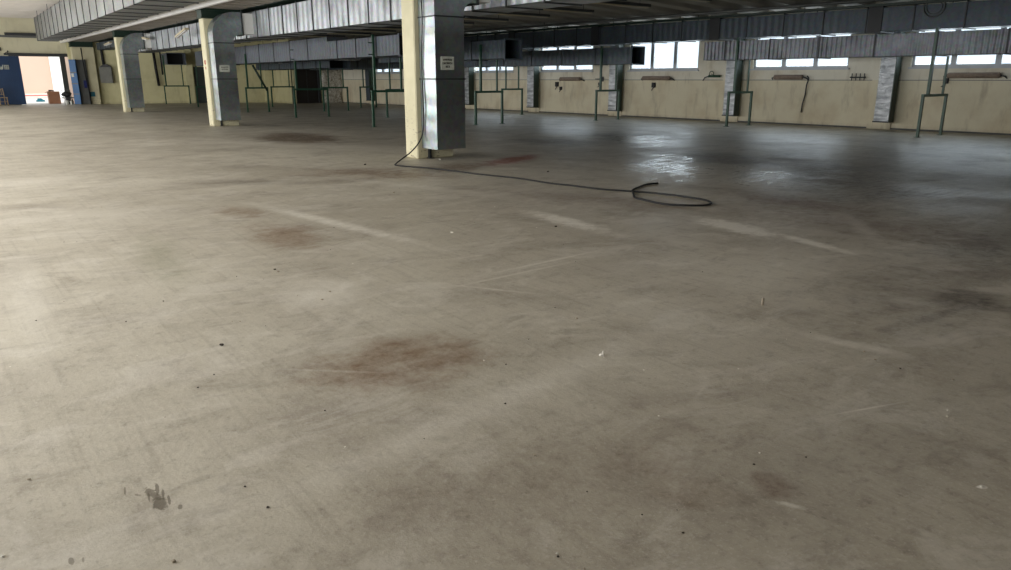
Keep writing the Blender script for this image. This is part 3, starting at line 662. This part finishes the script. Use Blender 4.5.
m.build('pipes', 'charcoal', h, True); MB().box(-.08, 0, -.02, .02, -.02, .02).build('clip', 'charcoal', h)

# ------------------------------------------------------------------ things by the end walls
def on_oblique(x): return aw(x)
x = 9.25; A = -math.atan(.3214)
c = empty('switch_cabinet', (x, aw(x), 1.26), 'grey electrical cabinet on the yellow wall, left of the third column', 'cabinet', None, A)
MB().box(-.32, .36, -.3, 0, 0, .95).build('housing', 'cabinet', c, bevel=.01)
MB().box(-.28, .32, -.318, -.3, .05, .9).build('door', 'cabinet', c, bevel=.005)
MB().prism([(-.3, .95), (.34, .95), (.12, 1.12), (-.08, 1.12)], 'Y', -.26, -.02).build('cable_hood', 'charcoal', c)
MB().tube([(-.06, -.1, 1.05), (-.07, -.1, 1.5), (-.1, -.1, 2.3)], .075, 10).build('feed_pipe', 'black', c, True)
MB().box(-.34, -.32, -.28, -.05, .1, .8).build('side_bracket', 'black', c)
o = MB().tube([(11.87, 51.9, 3.2), (11.9, 51.9, 2.2), (11.97, 51.9, 1.08)], .085, 10).build('pipe', 'black', None, True); tag(o, 'thick black pipe running down the yellow wall right of the third riser', 'pipe')
o = MB().tube([(12.26, 51.95, 3.3), (12.27, 51.95, 1.76)], .04, 8).build('pipe', 'charcoal', None, True); tag(o, 'thin dark pipe beside the thick black pipe on the yellow wall', 'pipe')
m = MB()
n = 26; vs = []; fs = []
for i in range(n + 1):
    for j in range(9):
        u = j / 8; z = 2.42 * i / n
        vs.append((20.46 + u * 1.35 + random.uniform(-.02, .02), 46.22 + .07 * math.sin(j * 2.3 + i * .5) + random.uniform(-.04, .04), z))
for i in range(n):
    for j in range(8): fs.append((i * 9 + j, i * 9 + j + 1, (i + 1) * 9 + j + 1, (i + 1) * 9 + j))
c = empty('plastic_sheet', (0, 0, 0), 'crinkled shiny plastic sheet hanging beside the dark doorway', 'plastic sheet')
o = m.add(vs, fs).build('sheet', 'plastic', c, True); md = o.modifiers.new('t', 'SOLIDIFY'); md.thickness = .008
MB().bar((20.4, 46.22, 2.44), (21.85, 46.22, 2.44), .04).build('rail', 'charcoal', c)
# gate of the hall
d = empty('sliding_gate', (2.4, 54.0, 0), 'dark blue sliding gate leaf with white letters, pushed open to the left', 'gate')
MB().box(0, 2.46, 0, .06, .03, 2.8).build('leaf', 'blue', d)
m = MB()
for k in range(6): m.box(k * .492 - .006 * (k > 0), k * .492 + .006, -.012, 0, .03, 2.8)
m.box(2.42, 2.46, -.015, 0, .03, 2.8); m.build('stiffener', 'blue', d)
m = MB(); yy = (-.02, -.012)
def stroke(a, b, w=.06):
    a, b = Vector((a[0], 0, a[1])), Vector((b[0], 0, b[1])); e = (b - a).normalized().cross(Vector((0, 1, 0))) * (w / 2)
    m.prism([(v.x, v.z) for v in (a + e, b + e, b - e, a - e)], 'Y', *yy)
stroke((1.36, 2.3), (1.5, 2.06)); stroke((1.5, 2.06), (1.5, 2.3))
for a, b in (((1.62, 2.3), (1.66, 2.06)), ((1.66, 2.06), (1.76, 2.06)), ((1.76, 2.06), (1.8, 2.3)), ((1.72, 2.06), (1.72, 2.2))): stroke(a, b, .05)
for xx in (1.88, 1.97, 2.06): stroke((xx, 2.04), (xx, 2.3), .055)
stroke((1.86, 2.07), (2.09, 2.07), .05); stroke((1.86, 2.27), (2.09, 2.27), .05); stroke((1.86, 2.17), (2.09, 2.17), .04)
for i, v in enumerate(m.v): m.v[i] = (v[0] - .2, v[1], v[2])
m.build('lettering', 'sign', d)
o = empty('gate_rail', (4.35, 54, 2.86), 'dark steel sliding rail above the open gateway', 'rail')
MB().box(0, 3.3, -.1, .12, .02, .12).box(0, 3.3, -.1, -.06, -.06, .02).build('track', 'charcoal', o)
m = MB().box(-.2, .08, -.12, .1, .0, .1); m.bar((-.18, 0, .08), (.06, 0, .22), .04).bar((.0, 0, .1), (.0, 0, .26), .04); m.build('roller_hanger', 'charcoal', o)
o = MB().box(7.02, 7.28, 54.22, 54.44, 0, 2.82).box(7.0, 7.3, 54.2, 54.46, 0, .03).build('gate_post', 'charcoal'); tag(o, 'dark grey post standing inside the open gateway', 'post')
o = empty('gate_leaf', (7.22, 52.3, 0), 'narrow light blue gate leaf folded open by the end column', 'gate')
MB().prism([(0, .2), (.05, .24), (.34, 0), (.3, -.03)], 'Z', .03, 2.62).build('leaf', 'blue_light', o)
m = MB()
for z in (.6, 1.2, 1.85): m.prism([(-.012, .185), (0, .2), (.3, -.03), (.288, -.045)], 'Z', z, z + .05)
m.build('hinge_strap', 'steel', o)
tag(MB().prism([(.04, .152), (.05, .162), (.16, .077), (.15, .067)], 'Z', 1.62, 1.82).build('notice', 'sign', o), 'small white notice')
o = empty('grey_panel', (7.62, 52.6, 0), 'grey steel panel standing against the end column by the gate', 'panel')
MB().box(0, .5, 0, .05, .02, 2.62).build('sheet', 'steel', o)
MB().box(-.02, .02, -.015, .05, 0, 2.64)  .box(.48, .52, -.015, .05, 0, 2.64).build('edge_frame', 'charcoal', o)
o = MB().tube([(7.98, 52.55, 3.3), (7.99, 52.55, 2.4), (8.03, 52.55, 1.4), (8.1, 52.54, .7), (8.12, 52.55, .02)], .03, 8).build('cable', 'black', None, True); tag(o, 'black cable running down the end column past a navy plate', 'cable')
o = MB().box(7.86, 8.02, 52.5, 52.54, .98, 1.42).box(7.87, 8.01, 52.49, 52.5, 1.0, 1.4).build('navy_plate', 'navy'); tag(o, 'navy blue plate hung on the grey panel by the gate', 'plate')
o = MB().box(8.16, 8.42, 52.7, 52.745, .46, .74).box(8.18, 8.4, 52.69, 52.7, .48, .72).build('teal_plate', 'teal'); tag(o, 'teal plate low on the end column beside the gate', 'plate')
o = empty('wall_lamp', (4.35, 54.2, 4.0), 'long dark lamp on the end wall under the high ceiling', 'lamp')
MB().box(0, 1.7, -.24, -.1, -.02, .12).build('housing', 'charcoal', o); MB().box(-1.5, 1.65, -.1, -.02, -.14, -.02).build('conduit', 'steel', o)
MB().box(.1, .16, -.12, 0, -.02, .06).box(1.4, 1.46, -.12, 0, -.02, .06).build('bracket', 'steel', o)
o = empty('wall_socket', (3.98, 54.2, 3.2), 'small dark box on the end wall near the left edge', 'switch')
MB().box(-.08, .08, -.1, 0, -.1, .1).build('housing', 'charcoal', o, bevel=.01); MB().tube([(0, -.05, .1), (0, -.05, .75)], .015, 8).build('conduit', 'steel', o)

# chair at the left edge
c = empty('wooden_chair', (3.62, 53.2, 0), 'pale wooden chair in front of the dark blue gate leaf', 'chair', None, .25)
for x, y in ((-.2, -.2), (.2, -.2)): MB().bar((x, y, 0), (x * .95, y, .44), .04).build('leg', 'wood', c)
for x in (-.2, .2): MB().bar((x, .24, 0), (x, .2, .46), .04).bar((x, .2, .44), (x, .3, .98), .038).build('leg', 'wood', c)
MB().box(-.23, .23, -.23, .22, .44, .475).build('seat', 'wood', c, bevel=.008)
m = MB()
for z in (.62, .93): m.bar((-.2, .2 + (z - .44) * .185, z), (.2, .2 + (z - .44) * .185, z), .05, .025)
for k in (-.1, 0, .1): m.bar((k, .233, .62), (k, .29, .93), .03, .015)
m.build('backrest', 'wood', c)
m = MB().bar((-.19, -.2, .22), (-.195, .22, .22), .025).bar((.19, -.2, .22), (.195, .22, .22), .025).bar((-.19, 0, .22), (.19, 0, .22), .025); m.build('stretcher', 'wood', c)
# things outside the gate
b = empty('cardboard_box', (6.22, 55.2, 0), 'brown cardboard box standing in the gateway', 'box')
MB().box(0, .62, 0, .6, 0, .74).build('body', 'card', b)
m = MB().prism([(0, .74), (.62, .74), (.62, .75), (0, .75)], 'Y', 0, .29).prism([(0, .74), (.62, .74), (.62, .75), (0, .75)], 'Y', .31, .6)
m.add([(0, 0, .745), (0, .6, .745), (-.14, .6, .66), (-.14, 0, .66)], [(0, 1, 2, 3)]); m.build('flap', 'card', b)
tag(MB().tube([(6.28, 55.5, .8), (6.46, 55.5, .8), (6.58, 55.52, .78)], lambda t: .05 - .02 * t, 10).build('tool', 'black', None, True), 'dark hand tool lying on the cardboard box', 'tool')
c = empty('hand_cart', (6.74, 53.3, 0), 'dark hand cart with junk beside the cardboard box', 'cart')
MB().box(.02, .6, 0, .5, .36, .42).build('deck', 'charcoal', c)
for x in (.1, .48): MB().ring((x, -.02, .15), 'X', .11, .04, 20, 8).tube([(x - .03, -.02, .15), (x + .03, -.02, .15)], .06, 10).build('wheel', 'black', c, True)
MB().tube([(.08, .5, .4), (.05, .55, .85), (.5, .55, .85), (.52, .5, .4)], .018, 8).build('handle', 'steel', c, True)
MB().bar((.1, .05, .15), (.1, .05, .38), .04).bar((.48, .05, .15), (.48, .05, .38), .04).bar((.08, -.02, .15), (.5, -.02, .15), .025).build('axle', 'steel', c)
s = MB(); k = 14; vs = []; fs = []
for i in range(9):
    th = math.pi * i / 8
    for j in range(k):
        a = 2 * math.pi * j / k; q = 1 + .22 * math.sin(3 * a + i) * math.sin(th)
        vs.append((7.0 + .26 * q * math.sin(th) * math.cos(a), 53.55 + .2 * q * math.sin(th) * math.sin(a), .6 + .18 * math.cos(th)))
for i in range(8):
    for j in range(k): fs.append((i * k + j, i * k + (j + 1) % k, (i + 1) * k + (j + 1) % k, (i + 1) * k + j))
tag(s.add(vs, fs).build('sack', 'black', None, True), 'black rubbish sack lying on the hand cart', 'bag')
def bucket(x, y, h, r, lab):
    b = empty('bucket', (x, y, 0), lab, 'bucket', 'white buckets by the gate')
    MB().tube([(0, 0, 0), (0, 0, h * .5), (0, 0, h)], lambda t: r * (.8 + .2 * t), 16).build('body', 'canvas', b, True)
    MB().ring((0, 0, h), 'Z', r, .012, 20, 6).build('rim', 'canvas', b, True)
bucket(6.86, 52.9, .24, .1, 'larger white bucket in front of the hand cart')
bucket(7.08, 52.85, .2, .06, 'smaller white bucket in front of the hand cart')
o = empty('striped_barrier', (5.0, 63, 0), 'low white barrier with a pale red stripe standing in the sunlit yard', 'barrier')
MB().box(0, 2.3, 0, .05, .24, .5).build('board', 'canvas', o)
m = MB()
m.box(0, 2.3, -.008, 0, .33, .43)
m.build('stripe', 'pale_red', o)
for x in (.2, 2.1): MB().bar((x, .03, 0), (x, .03, .26), .06).box(x - .03, x + .03, -.2, .25, 0, .04).build('leg', 'steel', o)
o = MB().box(6.1, 6.6, 60.9, 61.2, 0, .1).prism([(6.15, .1), (6.55, .1), (6.4, .22), (6.2, .22)], 'Y', 60.95, 61.15).build('crate', 'teal'); tag(o, 'small teal crate lying in the yard outside', 'crate')

# ------------------------------------------------------------------ cable and scraps on the floor
pts = [(7.53, 12.46, 3.2), (7.525, 12.4, 2.6), (7.53, 12.47, 1.8), (7.52, 12.44, 1.0), (7.525, 12.47, .6), (7.46, 12.5, .36)]
pts += [(7.2, 12.4, .17)] + [(x, y, .014) for x, y in CABLE[3:]]
def smooth(P, n=6):
    P = [Vector(p) for p in P]; out = []
    for i in range(len(P) - 1):
        a, b, c, d = P[max(i - 1, 0)], P[i], P[i + 1], P[min(i + 2, len(P) - 1)]
        for k in range(n):
            t = k / n; out.append(.5 * ((2 * b) + (c - a) * t + (2 * a - 5 * b + 4 * c - d) * t * t + (3 * b - a - 3 * c + d) * t ** 3))
    return out + [P[-1]]
pts = [Vector((v.x, v.y, max(v.z, .013))) for v in smooth(pts)]
tag(MB().tube(pts, .013, 8).build('cable', 'black', None, True), 'long black cable from the nearest column, looped on the floor', 'cable')
def grain(r, seed):
    rnd = random.Random(seed); bm = bmesh.new(); bmesh.ops.create_icosphere(bm, subdivisions=1, radius=r)
    for v in bm.verts: v.co *= rnd.uniform(.6, 1.2); v.co.z *= .5
    z = min(v.co.z for v in bm.verts)
    me = bpy.data.meshes.new('grit'); 
    for v in bm.verts: v.co.z -= z
    bm.to_mesh(me); bm.free(); return me
kinds = {'d': ('grit_dark', 'dark crumb of grit lying on the bare concrete floor', 'dark grit on the floor'), 'l': ('grit_light', 'pale crumb of grit lying on the bare concrete floor', 'pale grit on the floor'),
         'w': ('grit_white', 'white scrap lying on the bare concrete floor', 'white scraps on the floor')}
rg = random.Random(21)
for i in range(80):
    y = 1.4 + 9 * rg.random() ** 1.5; x = -.1 + (y * .35 + 3.2) * rg.random() * 1.25
    GRIT.append((x, y, rg.choice('ddllw'), rg.uniform(.004, .009) * (1 + y * .12)))
for i, (x, y, k, s) in enumerate(GRIT):
    me = grain(s * .5, i); mat, lab, grp = kinds[k]; me.materials.append(M[mat])
    o = bpy.data.objects.new('grit_crumb' if k != 'w' else 'scrap', me); COL.objects.link(o); o.location = (x, y, 0); o.rotation_euler = (0, 0, random.uniform(0, 6))
    tag(o, lab, 'debris', grp)
def chip(x, y, pts, label, mat='grit_white', rot=0):
    o = MB()
    for P, a, b in pts: o.prism(P, 'Y', a, b)
    o = o.build('plaster_chip', mat); o.location = (x, y, 0); o.rotation_euler = (0, 0, rot); tag(o, label, 'debris')
chip(2.80, 2.78, [([(-.014, 0), (.011, 0), (.009, .011), (-.006, .009)], -.012, .012), ([(.002, .009), (.011, .009), (.009, .028), (.004, .026)], -.006, .006)], 'white plaster chip with an upright tip, right of the brown stain', rot=-.6)
chip(4.36, 2.80, [([(-.008, 0), (.008, 0), (.006, .05), (-.005, .053)], -.007, .007)], 'thin white stub standing upright on the bare floor', 'grit_light', -.6)
